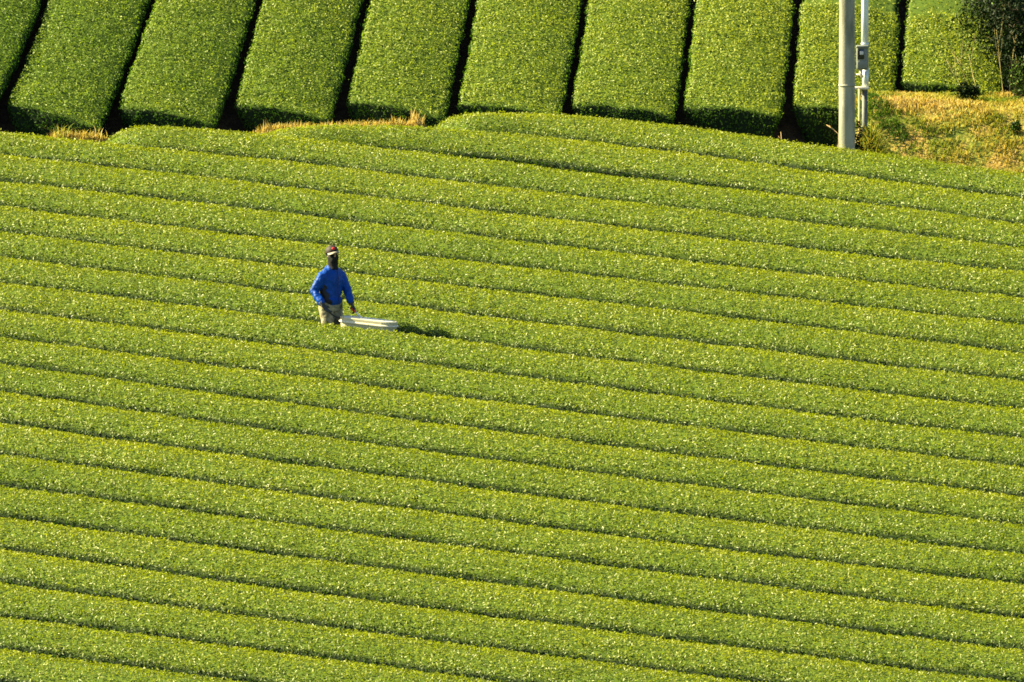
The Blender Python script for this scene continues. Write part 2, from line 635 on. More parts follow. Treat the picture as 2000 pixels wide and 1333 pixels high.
def smooth_row(k):
    raw = CREST[k]
    pts = raw if isinstance(raw[0], tuple) else list(zip(XS, raw))
    w = np.array([on_surface(u, v, lambda x, y: plane_z(x, y) + HEDGE_H + 0.0) for u, v in pts])
    x, y = w[:, 0], w[:, 1]
    deg = 3 if len(x) <= 5 else 4
    if k > 2:
        co = np.polyfit(x, y, deg)
        lo, hi = -8.5, 8.5
        X = np.linspace(lo, hi, 140)
        Xc = np.clip(X, x[0], x[-1])
        d = np.polyder(co)
        Y = np.polyval(co, Xc) + (X - Xc) * np.polyval(d, Xc)
    else:
        co = np.polyfit(x, y, deg)
        X = np.linspace(x[0] - 0.05, 8.5, 140)
        Xc = np.clip(X, x[0], x[-1])
        d = np.polyder(co)
        Y = np.polyval(co, Xc) + (X - Xc) * np.polyval(d, Xc)
    # from outline to middle of the row
    tx, ty = np.gradient(X), np.gradient(Y)
    l = np.hypot(tx, ty)
    return X + ty / l * SILH, Y - tx / l * SILH


PROF_LOW = profile(0.672, HEDGE_H, 0.150, 0.645, 0.45, 0.05)
ROWS = {k: smooth_row(k) for k in CREST}

# the worker stands in the gap between rows 8 and 9
def gap_point(u, k):
    xa, ya = ROWS[k]
    xb, yb = ROWS[k + 1]
    x = (u - 1000) / FPX * 199.0
    return x, 0.5 * (np.interp(x, xa, ya) + np.interp(x, xb, yb))


WX, WY = gap_point(647, 8)
WZ = float(plane_z(WX, WY))
BX, BY = gap_point(720, 8)
BZ = float(plane_z(BX, BY))
KEEP_OUT += [(WX, WY, 0.17, -99)]
for q in np.linspace(-0.36, 0.36, 7):
    KEEP_OUT.append((BX + q, BY - 0.37 * q, 0.13, BZ + 0.50))

ORD = ['', 'first', 'second', 'third', 'fourth', 'fifth', 'sixth', 'seventh', 'eighth', 'ninth', 'tenth', 'eleventh', 'twelfth', 'thirteenth', 'fourteenth', 'fifteenth']


def low_label(k):
    if k == 0:
        return 'topmost clipped tea row of the lower field, running below the utility pole'
    if k == 1:
        return 'clipped tea row starting mid-left by the dry grass strip, second from the top'
    if k == 2:
        return 'clipped tea row whose rounded left end lies beside the left grass patch'
    if k == 8:
        return 'clipped tea row directly behind the worker in blue'
    if k == 9:
        return 'clipped tea row directly in front of the worker, hiding his legs'
    if k < 8:
        return f'clipped tea row of the lower field, {ORD[9 - k]} row above the worker'
    return f'clipped tea row, {ORD[k - 9]} one below the row that hides the legs of the worker'


def row_width(k):
    """each row fills the room its neighbours leave it"""
    x, y = ROWS[k]
    ang = np.cos(np.arctan(np.gradient(y, x)))
    ker = np.ones(15) / 15
    sides = []
    for j in (k - 1, k + 1):            # far side, near side
        if j in ROWS:
            xo, yo = ROWS[j]
            q = np.abs(np.interp(x, xo, yo) - y) * ang
            q = np.where(x < xo[0], 1.72, q)
        else:
            q = np.full_like(x, 1.72)
        w = np.clip((q * 0.5 - 0.212) / 0.672, 0.84, 1.22)
        sides.append(np.convolve(np.pad(w, 7, mode='edge'), ker, mode='valid'))
    return sides


def low_weight(Gm, Nm):
    # leaves are set a little less densely on the far flank and outside the picture's width
    w = np.where(Nm[..., 1] > 0.30, 0.35, 1.0)
    return w * np.where(np.abs(Gm[..., 0]) > Gm[..., 1] * 0.0362, 0.25, 1.0)


for k in sorted(CREST):
    cx, cy = ROWS[k]
    rng = np.random.default_rng(100 + k)
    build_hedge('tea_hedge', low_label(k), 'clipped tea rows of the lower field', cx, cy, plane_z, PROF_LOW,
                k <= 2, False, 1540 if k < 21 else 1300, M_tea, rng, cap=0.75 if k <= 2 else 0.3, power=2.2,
                weight_fn=low_weight, wide=row_width(k), tone_bias=0.008 * math.sin(k * 2.3))

# ---- upper field: gaps between rows that run straight up the slope
UP_H = 0.68


def up_crest(x, y):
    return upper_z(x, y) + UP_H


GAPS = [[(-128, 0), (-168, 95), (-208, 195), (-228, 245)],
        [(85, 0), (45, 95), (5, 195), (-15, 245)],
        [(292, 0), (262, 85), (230, 190), (215, 240)],
        [(503, 0), (472, 100), (445, 190), (437, 240)],
        [(711, 0), (690, 90), (672, 170), (664, 230)],
        [(921, 0), (905, 80), (888, 180), (880, 225)],
        [(1141, 0), (1128, 100), (1113, 180), (1106, 220)],
        [(1351, 0), (1338, 90), (1327, 190), (1322, 240)],
        [(1557, 0), (1550, 100), (1542, 180), (1537, 240)],
        [(1764, 0), (1759, 90), (1752, 180), (1749, 240)],
        [(1972, 0), (1968, 90), (1962, 180), (1960, 240)],
        [(2182, 0), (2180, 90), (2176, 180), (2174, 240)]]
gap_lines = []
for g in GAPS:
    w = np.array([on_surface(u, min(v, 205), up_crest) for u, v in g])
    w = w[np.argsort(w[:, 1])]
    co = np.polyfit(w[:, 1], w[:, 0], 1 if len(w) < 3 else 2)
    gap_lines.append((co, w[0, 1], w[-1, 1]))


def gap_x(gl, y):
    co, a, b = gl
    yc = np.clip(y, a, b)
    return np.polyval(co, yc) + (y - yc) * np.polyval(np.polyder(co), yc)


UP_LABEL = ['uphill tea row cut by the left edge of the picture',
            'uphill tea row, second from the left edge, above the left dry grass patch',
            'uphill tea row, third from the left edge',
            'uphill tea row, fourth from the left edge, above the long dry grass strip',
            'uphill tea row ending right behind the tall dry grass tuft',
            'uphill tea row meeting the start of the topmost lower row',
            'uphill tea row, second left of the one behind the utility pole',
            'uphill tea row immediately left of the one behind the utility pole',
            'uphill tea row passing behind the utility pole and meter',
            'uphill tea row above the grassy bank, beside the dark evergreen shrub',
            'uphill tea row mostly hidden behind the dark evergreen shrub']


def up_weight(Gm, Nm):
    return np.where(Gm[..., 1] > 217.6, 0.2, 1.0) * np.where(Nm[..., 1] < -0.8, 0.6, 1.0)


for r in range(11):
    rng = np.random.default_rng(300 + r)
    xm = 0.5 * (gap_x(gap_lines[r], 213.5) + gap_x(gap_lines[r + 1], 213.5))
    y0 = float(foot_y(xm)) - 0.02
    if r >= 9:
        y0 += 0.5
    ys = np.arange(y0, 220.4, 0.2)
    a, b = gap_x(gap_lines[r], ys), gap_x(gap_lines[r + 1], ys)
    xs = 0.5 * (a + b)
    hw = float(np.mean(b - a)) * 0.5 - 0.055
    prof = profile(hw, UP_H, 0.06, hw * 0.95, hw * 0.75, 0.05)
    build_hedge('tea_hedge', UP_LABEL[r], 'tea rows of the upper field', xs, ys, lambda x, y: upper_z(x, y), prof,
                True, True, 1720, M_tea_up, rng, cap=0.11, power=5.0, spread=0.44, weight_fn=up_weight,
                tone_bias=-0.15 + 0.036 * r, hvar=0.004, rough=0.02)  # row tone runs from darker green at left to yellower at right


# ------------------------------------------------------------------ grass
def blades(P, h, lean, rng, width=0.006):
    n = len(P)
    ang = rng.uniform(0, 2 * math.pi, n)
    d = np.stack([np.cos(ang), np.sin(ang), np.zeros(n)], -1)
    hh = (h * rng.uniform(0.45, 1.25, n))[:, None]
    ln = (lean * rng.uniform(0.2, 1.5, n))[:, None]
    a2 = rng.uniform(0, 2 * math.pi, n)
    s = np.stack([np.cos(a2), np.sin(a2), np.zeros(n)], -1) * width
    mid = P + d * hh * ln * 0.35 + np.array([0, 0, 1]) * hh * 0.62
    tip = P + d * hh * ln + np.array([0, 0, 1]) * hh * (1.0 - 0.25 * ln)
    v = np.stack([P - s, P + s, mid + s * 0.8, mid - s * 0.8, tip], 1)
    k = np.arange(n)[:, None] * 5
    f = np.concatenate([k + np.array([[0, 1, 2]]), k + np.array([[0, 2, 3]]), k + np.array([[3, 2, 4]])], 0)
    return v.reshape(-1, 3), f


def grass_object(name, label, P, h, lean, age, rng, width=0.006, cat='grass', kind='stuff', group=None):
    v, f = blades(P, h, lean, rng, width)
    me = np_mesh(name, v, f, {'age': np.repeat(np.clip(age, 0, 1), 5), 'rnd': np.repeat(rng.random(len(P)), 5)})
    o = link(name, me, M_grass, smooth=False)
    return tag(o, label, cat, group, kind)


# bank turf
rng = np.random.default_rng(7)
n = 90000
x = rng.uniform(4.7, 9.2, n)
y = rng.uniform(211.4, 217.0, n)
bh = bank_h(x, y)
clump = wobble(x * 3, y * 3, 2.0) + 0.6 * wobble(x * 9, y * 9, 1.5)
keep = (bh > 0.03) & (rng.random(n) < 0.55 + 0.5 * clump) & (rng.random(n) < 0.35 + 1.2 * bh)
x, y, clump, bh = x[keep], y[keep], clump[keep], bh[keep]
P = np.stack([x, y, ground_z(x, y) - 0.01], -1)
age = 0.50 + 0.46 * wobble(x * 1.7 + 3, y * 1.9, 1.4) + 0.15 * wobble(x * 6, y * 6, 1.3) + rng.normal(0, 0.14, len(x)) + 0.15 * (x - 6.5) / 2
green = np.exp(-((x - 5.6) / 0.35) ** 2) * 0.35
grass_object('bank_grass', 'ochre and green grass covering the bank beside the utility pole', P, 0.07 + 0.05 * np.clip(clump, 0, 1), 0.9, age - green, rng, 0.007)


def at(u, v, y):
    d = sight(u, v)
    t = y / d[1]
    return np.array([d[0] * t, y, CAM_Z + d[2] * t])


# strips of dry grass between the two fields
def strip(u0, u1, v0, v1, yoff, n, h, label, seed):
    rng = np.random.default_rng(seed)
    u = rng.uniform(u0, u1, n)
    x = (u - 1000) / FPX * 211.0
    y = foot_y(x) - 0.42 + rng.normal(0, 0.2, n)
    P = np.stack([x, y, ground_z(x, y)], -1)
    edge = np.clip(np.minimum(u - u0, u1 - u) / 60.0, 0.25, 1)
    age = 0.78 + rng.normal(0, 0.2, n)
    return grass_object('dry_grass', label, P, h * edge * rng.uniform(0.6, 1.2, n), 0.5, age, rng, 0.008)


strip(20, 225, 245, 270, 0, 3000, 0.15, 'patch of tan dry grass at the left between the two tea fields', 21)
strip(420, 860, 235, 265, 0, 7000, 0.15, 'long strip of tan dry grass along the foot of the upper tea rows', 22)


def tuft(u, yoff, n, h, spreadx, age0, lean, label, seed):
    rng = np.random.default_rng(seed)
    x0 = (u - 1000) / FPX * 211.0
    x = x0 + rng.normal(0, spreadx, n)
    y = foot_y(x0) - yoff + rng.normal(0, spreadx, n)
    P = np.stack([x, y, ground_z(x, y)], -1)
    return grass_object('grass_tuft', label, P, h, lean, age0 + rng.normal(0, 0.12, n), rng, 0.008, 'grass tuft', 'thing', 'grass tufts between the fields')


tuft(815, 0.45, 80, 0.30, 0.05, 0.95, 0.22, 'tall reddish tan grass tuft standing before the dark row end', 31)
tuft(770, 0.45, 30, 0.20, 0.07, 0.92, 0.30, 'thin dry grass tuft just left of the tall reddish one', 32)
tuft(120, 0.45, 40, 0.26, 0.08, 0.42, 0.75, 'yellow green arching grass tuft in the left dry patch', 33)
tuft(190, 0.45, 16, 0.20, 0.05, 0.75, 0.45, 'sparse tan grass tuft at the right end of the left patch', 34)
tuft(515, 0.45, 10, 0.22, 0.03, 0.9, 0.15, 'few upright tan stems where the long grass strip starts', 35)


def clump(u, y0, n, h, sx, sy, age0, label, seed):
    rng = np.random.default_rng(seed)
    x = (u - 1000) / FPX * y0 + rng.normal(0, sx, n)
    y = y0 + rng.normal(0, sy, n)
    P = np.stack([x, y, ground_z(x, y) - 0.02], -1)
    hh = h * np.exp(-0.5 * ((x - np.mean(x)) / (1.6 * sx)) ** 2) * rng.uniform(0.5, 1.1, n)
    age = age0 + 0.2 * wobble(x * 9, y * 9, 2) + rng.normal(0, 0.16, n)
    grass_object('grass_tuft', label, P, hh, 0.55, age, rng, 0.008, 'grass tuft', 'thing', 'grass tufts on the bank')


clump(1702, 212.35, 2600, 0.50, 0.13, 0.12, 0.45, 'lush yellow green grass clump beside the foot of the conduit post', 41)
clump(1765, 214.2, 1500, 0.13, 0.26, 0.15, 0.95, 'brown dry grass clump on the left crest of the bank', 42)


# ------------------------------------------------------------------ utility pole, conduit pole, meter, stake
def concrete():
    m, nt, out = new_mat('pole_concrete')
    p = nt.nodes.new('ShaderNodeBsdfPrincipled')
    t = nt.nodes.new('ShaderNodeTexCoord')
    mp = nt.nodes.new('ShaderNodeMapping')
    mp.inputs['Scale'].default_value = (1, 1, 0.18)
    nt.links.new(t.outputs['Object'], mp.inputs['Vector'])
    c = ramp(nt, [(0.3, (0.175, 0.18, 0.13)), (0.62, (0.285, 0.275, 0.20))], noise(nt, 9, 5, vec=mp.outputs[0]))
    st = ramp(nt, [(0.47, (1, 1, 1)), (0.62, (0.55, 0.55, 0.48))], noise(nt, 5, 6, vec=mp.outputs[0], rough=0.75))
    c = mixc(nt, 1.0, c, st, 'MULTIPLY')
    glint = ramp(nt, [(0.64, (0, 0, 0)), (0.67, (1, 1, 1))], noise(nt, 7.3, 2, vec=mp.outputs[0]))  # pale streaks paint glossy highlights into the concrete colour
    c = mixc(nt, glint, c, (0.62, 0.62, 0.58))
    nt.links.new(c, p.inputs['Base Color'])
    p.inputs['Roughness'].default_value = 0.7
    b = nt.nodes.new('ShaderNodeBump')
    b.inputs['Strength'].default_value = 0.25
    b.inputs['Distance'].default_value = 0.01
    nt.links.new(noise(nt, 40, 5), b.inputs['Height'])
    nt.links.new(b.outputs[0], p.inputs['Normal'])
    nt.links.new(p.outputs[0], out.inputs[0])
    return m


M_conc = concrete()
M_galv = plain('galvanised_steel', (0.50, 0.56, 0.55), 0.42, 0.5, 0.35, var=0.12, nscale=8, stretch=(6, 6, 0.5))
M_dpipe = plain('dark_pipe', (0.075, 0.085, 0.075), 0.6, 0.4, var=0.25, nscale=9)
M_meter = plain('meter_housing', (0.15, 0.165, 0.145), 0.5, 0.4, var=0.12, nscale=25)
M_glass = plain('meter_window', (0.012, 0.016, 0.018), 0.12, 0.5, var=0.2, nscale=10)
M_dial = plain('meter_dial', (0.55, 0.54, 0.52), 0.5, 0.4, var=0.08, nscale=10)
M_white = plain('white_plastic', (0.66, 0.60, 0.47), 0.45, 0.4, var=0.06, nscale=12)
M_steel = plain('steel_rod', (0.6, 0.6, 0.6), 0.3, 0.5, 0.9, var=0.08, nscale=10)
M_black = plain('black_rubber', (0.018, 0.018, 0.017), 0.6, 0.4, var=0.2, nscale=30)

PY = 211.75
pxl = lambda u, y: (u - 1000) / FPX * y
px = pxl(1655.0, PY)
pz = float(ground_z(px, PY))
pole = empty('utility_pole', (px, PY, pz))
tag(pole, 'thick weathered concrete utility pole rising beside the grassy bank', 'utility pole')
bm = bmesh.new()
tube(bm, [(px, PY, pz - 0.3 + 0.5 * i) for i in range(19)], [0.123 - 0.0013 * i for i in range(19)], 32)
link('shaft', bm_mesh('shaft', bm), M_conc, pole)
for zz in (2.0 - 0.42, 5.2):
    bm = bmesh.new()
    tube(bm, [(px, PY, pz + zz), (px, PY, pz + zz + 0.035)], [0.1215, 0.1215], 32)
    link('band', bm_mesh('band', bm), M_conc, pole)

CY = 212.75
cxp = pxl(1690.0, CY)
cz = float(ground_z(cxp, CY))
m2 = lambda v, y=CY: float(at(1690, v, y)[2])        # height seen at image line v
cp = empty('conduit_pole', (cxp, CY, cz))
tag(cp, 'slim pale steel conduit post standing right of the concrete pole', 'post')
bm = bmesh.new()
tube(bm, [(cxp, CY, m2(134)), (cxp, CY, m2(30)), (cxp, CY, m2(30) + 4.2)], [0.054, 0.054, 0.054], 20)
link('upper_tube', bm_mesh('upper_tube', bm), M_galv, cp)
bm = bmesh.new()
tube(bm, [(cxp + 0.01, CY, m2(176)), (cxp + 0.01, CY, m2(134) + 0.01)], [0.049, 0.049], 20)
link('middle_tube', bm_mesh('middle_tube', bm), M_galv, cp)
bm = bmesh.new()
tube(bm, [(cxp, CY, cz - 0.2), (cxp, CY, m2(175))], [0.042, 0.042], 18)
link('lower_tube', bm_mesh('lower_tube', bm), M_dpipe, cp)
bm = bmesh.new()
tube(bm, [(cxp, CY, m2(89)), (cxp, CY, m2(84))], [0.060, 0.060], 20)
link('collar', bm_mesh('collar', bm), M_galv, cp)
bm = bmesh.new()
box(bm, (cxp - 0.05, CY - 0.02, m2(172)), (0.22, 0.12, 0.035), bevel=0.006)
link('bracket', bm_mesh('bracket', bm), M_white, cp)
bm = bmesh.new()
tube(bm, [(cxp - 0.13, CY - 0.05, m2(146)), (cxp - 0.03, CY - 0.05, m2(145))], [0.012, 0.012], 8)
link('tie_bar', bm_mesh('tie_bar', bm), M_white, cp)

MY = CY - 0.13
mz = m2(113, MY)
mxp = pxl(1685.0, MY)
meter = empty('electric_meter', (mxp, MY, mz - 0.19))
tag(meter, 'small grey electricity meter box fixed to the slim conduit post', 'electric meter')
bm = bmesh.new()
box(bm, (mxp, MY, mz - 0.005), (0.175, 0.13, 0.35), bevel=0.022)
link('housing', bm_mesh('housing', bm), M_meter, meter)
bm = bmesh.new()
box(bm, (mxp, MY - 0.01, mz + 0.165), (0.19, 0.165, 0.035), bevel=0.012)
link('hood', bm_mesh('hood', bm), M_meter, meter)
bm = bmesh.new()
box(bm, (mxp - 0.025, MY - 0.066, mz + 0.055), (0.10, 0.016, 0.15), bevel=0.005)
win = link('window', bm_mesh('window', bm), M_glass, meter)
bm = bmesh.new()
box(bm, (mxp - 0.012, MY - 0.075, mz + 0.072), (0.055, 0.008, 0.05), bevel=0.003)
link('dial', bm_mesh('dial', bm), M_dial, win)
bm = bmesh.new()
box(bm, (mxp, MY - 0.064, mz - 0.10), (0.15, 0.02, 0.11), bevel=0.006)
link('terminal_cover', bm_mesh('terminal_cover', bm), M_meter, meter)
bm = bmesh.new()
tube(bm, [(mxp - 0.02, MY, mz - 0.17), (mxp - 0.02, MY, mz - 0.25), (mxp - 0.0, MY + 0.03, mz - 0.29)], [0.026, 0.026, 0.024], 12)
link('cable_gland', bm_mesh('cable_gland', bm), M_white, meter)

sx_ = pxl(1679, 212.5)
bm = bmesh.new()
sz = float(ground_z(sx_, 212.5))
tube(bm, [(sx_, 212.5, sz - 0.1), (sx_ + 0.004, 212.5, 0.5 * (sz + m2(174, 212.5))), (sx_, 212.5, m2(174, 212.5))], [0.017, 0.018, 0.016], 8)
tag(link('wooden_stake', bm_mesh('wooden_stake', bm), M_stake), 'thin tan wooden stake between the concrete pole and conduit post', 'stake')


# ------------------------------------------------------------------ shrubs and twigs on the bank
def branch(bm, p, d, length, r, rng, depth, tips, bend=0.25):
    pts = [np.array(p)]
    d = np.array(d) / np.linalg.norm(d)
    k = 5
    for i in range(k):
        d = unit(d + bend * rng.normal(size=3) * 0.5 + np.array([0, 0, 0.06]))
        pts.append(pts[-1] + d * length / k)
    tube(bm, pts, [r * (1 - 0.6 * i / k) for i in range(k + 1)], 6)
    tips.append((pts[-1], d))
    tips.append((pts[3], d))
    if depth > 0:
        for _ in range(3):
            q = pts[rng.integers(2, k + 1)]
            nd = unit(d + rng.normal(size=3) * 0.75)
            branch(bm, q, nd, length * 0.62, r * 0.5, rng, depth - 1, tips, bend)


rng = np.random.default_rng(55)
sy = 215.5
sxx = pxl(1998, sy)
sz0 = float(ground_z(sxx, sy))
shrub = empty('evergreen_shrub', (sxx, sy, sz0))
tag(shrub, 'dark dense evergreen shrub at the upper right corner above the bank', 'shrub')
bm = bmesh.new()
tips = []
for a in range(7):
    ang = a * 0.9
    branch(bm, (sxx + 0.05 * math.cos(ang), sy + 0.05 * math.sin(ang), sz0 - 0.05), (0.36 * math.cos(ang), 0.36 * math.sin(ang), 1.0), 1.15, 0.03, rng, 2, tips)
link('trunk', bm_mesh('trunk', bm), M_bark, shrub)
tp = np.array([t[0] for t in tips])
n = 24000
c = tp[rng.integers(0, len(tp), n)] + rng.normal(size=(n, 3)) * np.array([0.13, 0.13, 0.12])
extra = np.array([sxx + 0.05, sy, sz0 + 0.95]) + unit(rng.normal(size=(16000, 3))) * (rng.random(16000) ** 0.4)[:, None] * np.array([0.47, 0.45, 1.0])
c = np.concatenate([c, extra])
c = c[c[:, 2] > ground_z(c[:, 0], c[:, 1]) + 0.02]
nrm = unit(c - np.array([sxx, sy, sz0 + 0.7]))
v, f = leaf_cards(c, nrm, 0.055, 0.8, rng)
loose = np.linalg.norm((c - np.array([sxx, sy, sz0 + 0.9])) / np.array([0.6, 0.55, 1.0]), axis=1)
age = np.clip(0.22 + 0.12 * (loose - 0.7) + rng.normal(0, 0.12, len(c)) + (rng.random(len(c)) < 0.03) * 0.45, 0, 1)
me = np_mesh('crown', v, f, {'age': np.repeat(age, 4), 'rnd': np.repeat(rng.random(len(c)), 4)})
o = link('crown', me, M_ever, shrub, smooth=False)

for j, (u, v_, y_, ang, L, lab) in enumerate(((1900, 100, 214.9, -0.5, 0.75, 'bare leaning brown twigs just left of the dark evergreen shrub'),
                                              (1962, 120, 214.9, 0.12, 1.1, 'pale bare forked stems in front of the dark evergreen shrub'))):
    rng = np.random.default_rng(70 + j)
    bm = bmesh.new()
    b = at(u, v_, y_)
    gz = float(ground_z(b[0], y_))
    tps = []
    for q in range(3):
        branch(bm, (b[0] + 0.05 * q, y_, gz - 0.02), (ang + 0.25 * (q - 1), 0.1, 1.0), L, 0.007, rng, 1, tps, 0.12)
    tag(link('bare_shrub', bm_mesh('bare_shrub', bm), M_twig), lab, 'shrub', 'leafless stems on the bank')

# low weeds and creeper at the foot of the pole
def weed(u, v, y, n, r, label, seed, name='weed_plant', age0=0.5, up=1.0):
    rng = np.random.default_rng(seed)
    b = at(u, v, y)
    g = float(ground_z(b[0], y))
    base = np.array([b[0], y, g])
    root = empty(name, base)
    tag(root, label, 'weed', 'weeds on the bank')
    h = max(b[2] - g, 0.05) + r
    c = base + np.array([0, 0, h * 0.5]) + unit(rng.normal(size=(n, 3))) * (rng.random(n) ** 0.5)[:, None] * np.array([r, r * 0.7, h * 0.55 * up])
    v_, f = leaf_cards(c, unit(rng.normal(size=(n, 3)) + np.array([0, -0.4, 0.8])), 0.05, 0.4, rng, aspect=0.6)
    me = np_mesh('leaves', v_, f, {'age': np.repeat(np.clip(age0 + rng.normal(0, 0.2, n), 0, 1), 4), 'rnd': np.repeat(rng.random(n), 4)})
    link('leaves', me, M_ever, root, smooth=False)
    bm = bmesh.new()
    for q in range(5):
        tube(bm, [base + np.array([0.02 * (q - 2), 0, -0.03]), base + np.array([0.3 * r * (q - 2), 0, h * 0.5]), base + np.array([0.4 * r * (q - 2), 0.0, h * 0.9])], [0.005, 0.004, 0.002], 5)
    link('stem', bm_mesh('stem', bm), M_bark, root)


weed(1674, 250, 211.95, 600, 0.10, 'dark leafy creeper at the right foot of the concrete pole', 81, age0=0.35)
weed(1692, 262, 212.45, 420, 0.12, 'bushy green weed covering the foot of the conduit post', 86, age0=0.75)
weed(1890, 188, 214.6, 500, 0.20, 'dark low leafy weed on the crest of the bank', 82, age0=0.25)
weed(1985, 245, 213.4, 160, 0.09, 'small green weed on the bank near the right edge', 83, age0=0.8)
weed(1697, 282, 211.9, 200, 0.10, 'small dark weed low on the bank beside the pole', 84, age0=0.3)
weed(1990, 128, 214.6, 300, 0.15, 'paler leafy weed at the right edge before the dark shrub', 85, age0=0.95)


def twig(u0, v0, u1, v1, y, label):
    bm = bmesh.new()
    a, b = at(u0, v0, y), at(u1, v1, y + 0.05)
    g = a.copy()
    g[2] = float(ground_z(a[0], y))
    tube(bm, [g, a, 0.5 * (a + b) + np.array([0, 0, 0.01]), b], [0.008, 0.007, 0.006, 0.003], 6)
    tube(bm, [0.5 * (a + b), 0.5 * (a + b) + np.array([-0.05, 0, 0.06])], [0.005, 0.002], 6)
    tag(link('dry_twig', bm_mesh('dry_twig', bm), M_stake), label, 'twig', 'dry twigs behind the top tea row')


twig(1528, 290, 1525, 258, 213.0, 'short dry stalk sticking up above the topmost lower row')
twig(1638, 262, 1614, 244, 212.2, 'dry forked twig at the left of the concrete pole')

# ------------------------------------------------------------------ the worker
M_jacket = plain('blue_jacket', (0.0, 0.040, 0.25), 0.50, 0.15, var=0.12, nscale=9)
M_jblack = plain('jacket_black_panel', (0.012, 0.012, 0.016), 0.6, 0.3, var=0.2, nscale=15)
M_zip = plain('zip_tape', (0.001, 0.010, 0.08), 0.6, 0.3, var=0.1, nscale=20)
M_khaki = plain('khaki_trousers', (0.075, 0.075, 0.045), 0.85, 0.2, var=0.3, nscale=11, col2=(0.32, 0.28, 0.18))
M_mask = plain('black_knit', (0.009, 0.010, 0.010), 0.85, 0.2, var=0.2, nscale=60)
M_cap = plain('dark_cap', (0.020, 0.013, 0.010), 0.7, 0.3, var=0.2, nscale=40)
M_red = plain('red_emblem', (0.62, 0.020, 0.022), 0.5, 0.4, var=0.1, nscale=20)
M_brim = plain('pale_brim', (0.20, 0.185, 0.15), 0.55, 0.4, var=0.06, nscale=20)
M_skin = plain('skin', (0.36, 0.21, 0.13), 0.55, 0.4, var=0.08, nscale=30)
M_glove = plain('dark_glove', (0.030, 0.034, 0.032), 0.7, 0.3, var=0.25, nscale=40)
M_boot = plain('black_boot', (0.015, 0.015, 0.014), 0.5, 0.4, var=0.2, nscale=20)
M_eye = plain('eye', (0.02, 0.014, 0.01), 0.15, 0.5, var=0.05, nscale=20)
M_grip = plain('red_grip', (0.55, 0.045, 0.018), 0.5, 0.4, var=0.1, nscale=20)
M_cream = plain('cream_plastic', (0.46, 0.42, 0.27), 0.38, 0.5, var=0.06, nscale=6)
M_lid = plain('grey_lid', (0.50, 0.52, 0.46), 0.4, 0.5, var=0.08, nscale=8)

W0 = Vector((WX, WY, WZ))


def W(x, y, z):
    return W0 + Vector((x, y, z * 1.038))


FD = Vector((0.62, -0.785, 0)).normalized()      # where the body faces
RT = Vector((FD.y, -FD.x, 0))                    # his right
HF = Vector((0.30, -0.94, 0.10)).normalized()    # where the face looks

JT = {'hip': W(0.0, 0, 0.875), 'waist': W(0.0, 0, 0.98), 'chest': W(0.015, 0, 1.18), 'neck': W(0.03, 0, 1.34), 'head': W(0.035, -0.01, 1.50)}
shR = W(0.015, 0, 1.215) + RT * 0.165
shL = W(0.015, 0, 1.215) - RT * 0.160
elR = W(-0.225, -0.12, 1.03)
wrR = W(-0.105, -0.28, 0.86)
elL = W(0.225, 0.06, 1.06)
wrL = W(0.290, -0.03, 0.86)
hipR = W(0, 0, 0.86) + RT * 0.085
hipL = W(0, 0, 0.86) - RT * 0.085
ftR = W(-0.02, -0.07, 0.09)
ftL = W(0.07, 0.09, 0.09)
knR = (hipR + ftR) * 0.5 + FD * 0.03
knL = (hipL + ftL) * 0.5 + FD * 0.03


def lerp(a, b, t):
    return a * (1 - t) + b * t


def torso(bm, g):
    tube(bm, [W(0, 0, 0.84), JT['hip'], JT['waist'], W(0.008, 0, 1.08), JT['chest'], W(0.015, 0, 1.27), W(0.022, 0, 1.325), W(0.028, 0, 1.36)],
         [(0.155 + g, 0.105 + g), (0.160 + g, 0.112 + g), (0.150 + g, 0.105 + g), (0.158 + g, 0.110 + g), (0.165 + g, 0.118 + g), (0.140 + g, 0.098 + g), (0.092 + g, 0.078 + g), (0.058 + g, 0.058 + g)],
         24, axis=RT)


def arm(bm, sh, el, wr, g):
    tube(bm, [lerp(sh, JT['chest'], 0.25), sh, lerp(sh, el, 0.5), el, lerp(el, wr, 0.45), wr],
         [0.056 + g, 0.058 + g, 0.051 + g, 0.044 + g, 0.040 + g, 0.029 + g], 16)


def hand(bm, wr, d, side, n, curl):
    """palm and five separate, bent fingers; d = towards the fingertips, side = towards the thumb, n = palm normal"""
    d, n = d.normalized(), n.normalized()
    side = (side - d * side.dot(d)).normalized()
    rot = Matrix((side, n, d)).transposed()
    box(bm, wr + d * 0.05, (0.078, 0.030, 0.095), rot, 0.010)
    tube(bm, [wr - d * 0.03, wr + d * 0.02], [(0.028, 0.022), (0.034, 0.020)], 10, axis=side)
    for i, (o, L) in enumerate(((0.029, 0.072), (0.010, 0.080), (-0.010, 0.075), (-0.028, 0.060))):
        p = wr + d * 0.092 + side * o
        pts = [p - d * 0.01]
        dd = d.copy()
        for s in range(3):
            a = curl * (0.7 + 0.5 * s)
            dd = (d * math.cos(a) + n * math.sin(a)).normalized()
            p = p + dd * L * (0.42, 0.32, 0.26)[s]
            pts.append(p)
        tube(bm, pts, [0.0095, 0.0092, 0.0085, 0.0068], 8)
    p = wr + d * 0.025 + side * 0.034
    q = p + (side * 0.8 + d * 0.6 + n * 0.2).normalized() * 0.036
    r = q + (side * 0.15 + d * 0.75 + n * 0.65).normalized() * 0.034
    tube(bm, [p - side * 0.012, p, q, r], [0.012, 0.012, 0.0105, 0.0085], 8)


handL = (wrL, Vector((0.55, -0.25, -0.95)), -FD * 0.3 + Vector((0.1, -0.9, 0.1)), Vector((-0.85, -0.1, -0.45)), 0.85)
handR = (wrR, Vector((0.55, -0.30, -0.75)), Vector((0.3, 0.8, 0.3)), Vector((0.7, 0.45, 0.1)), 0.75)

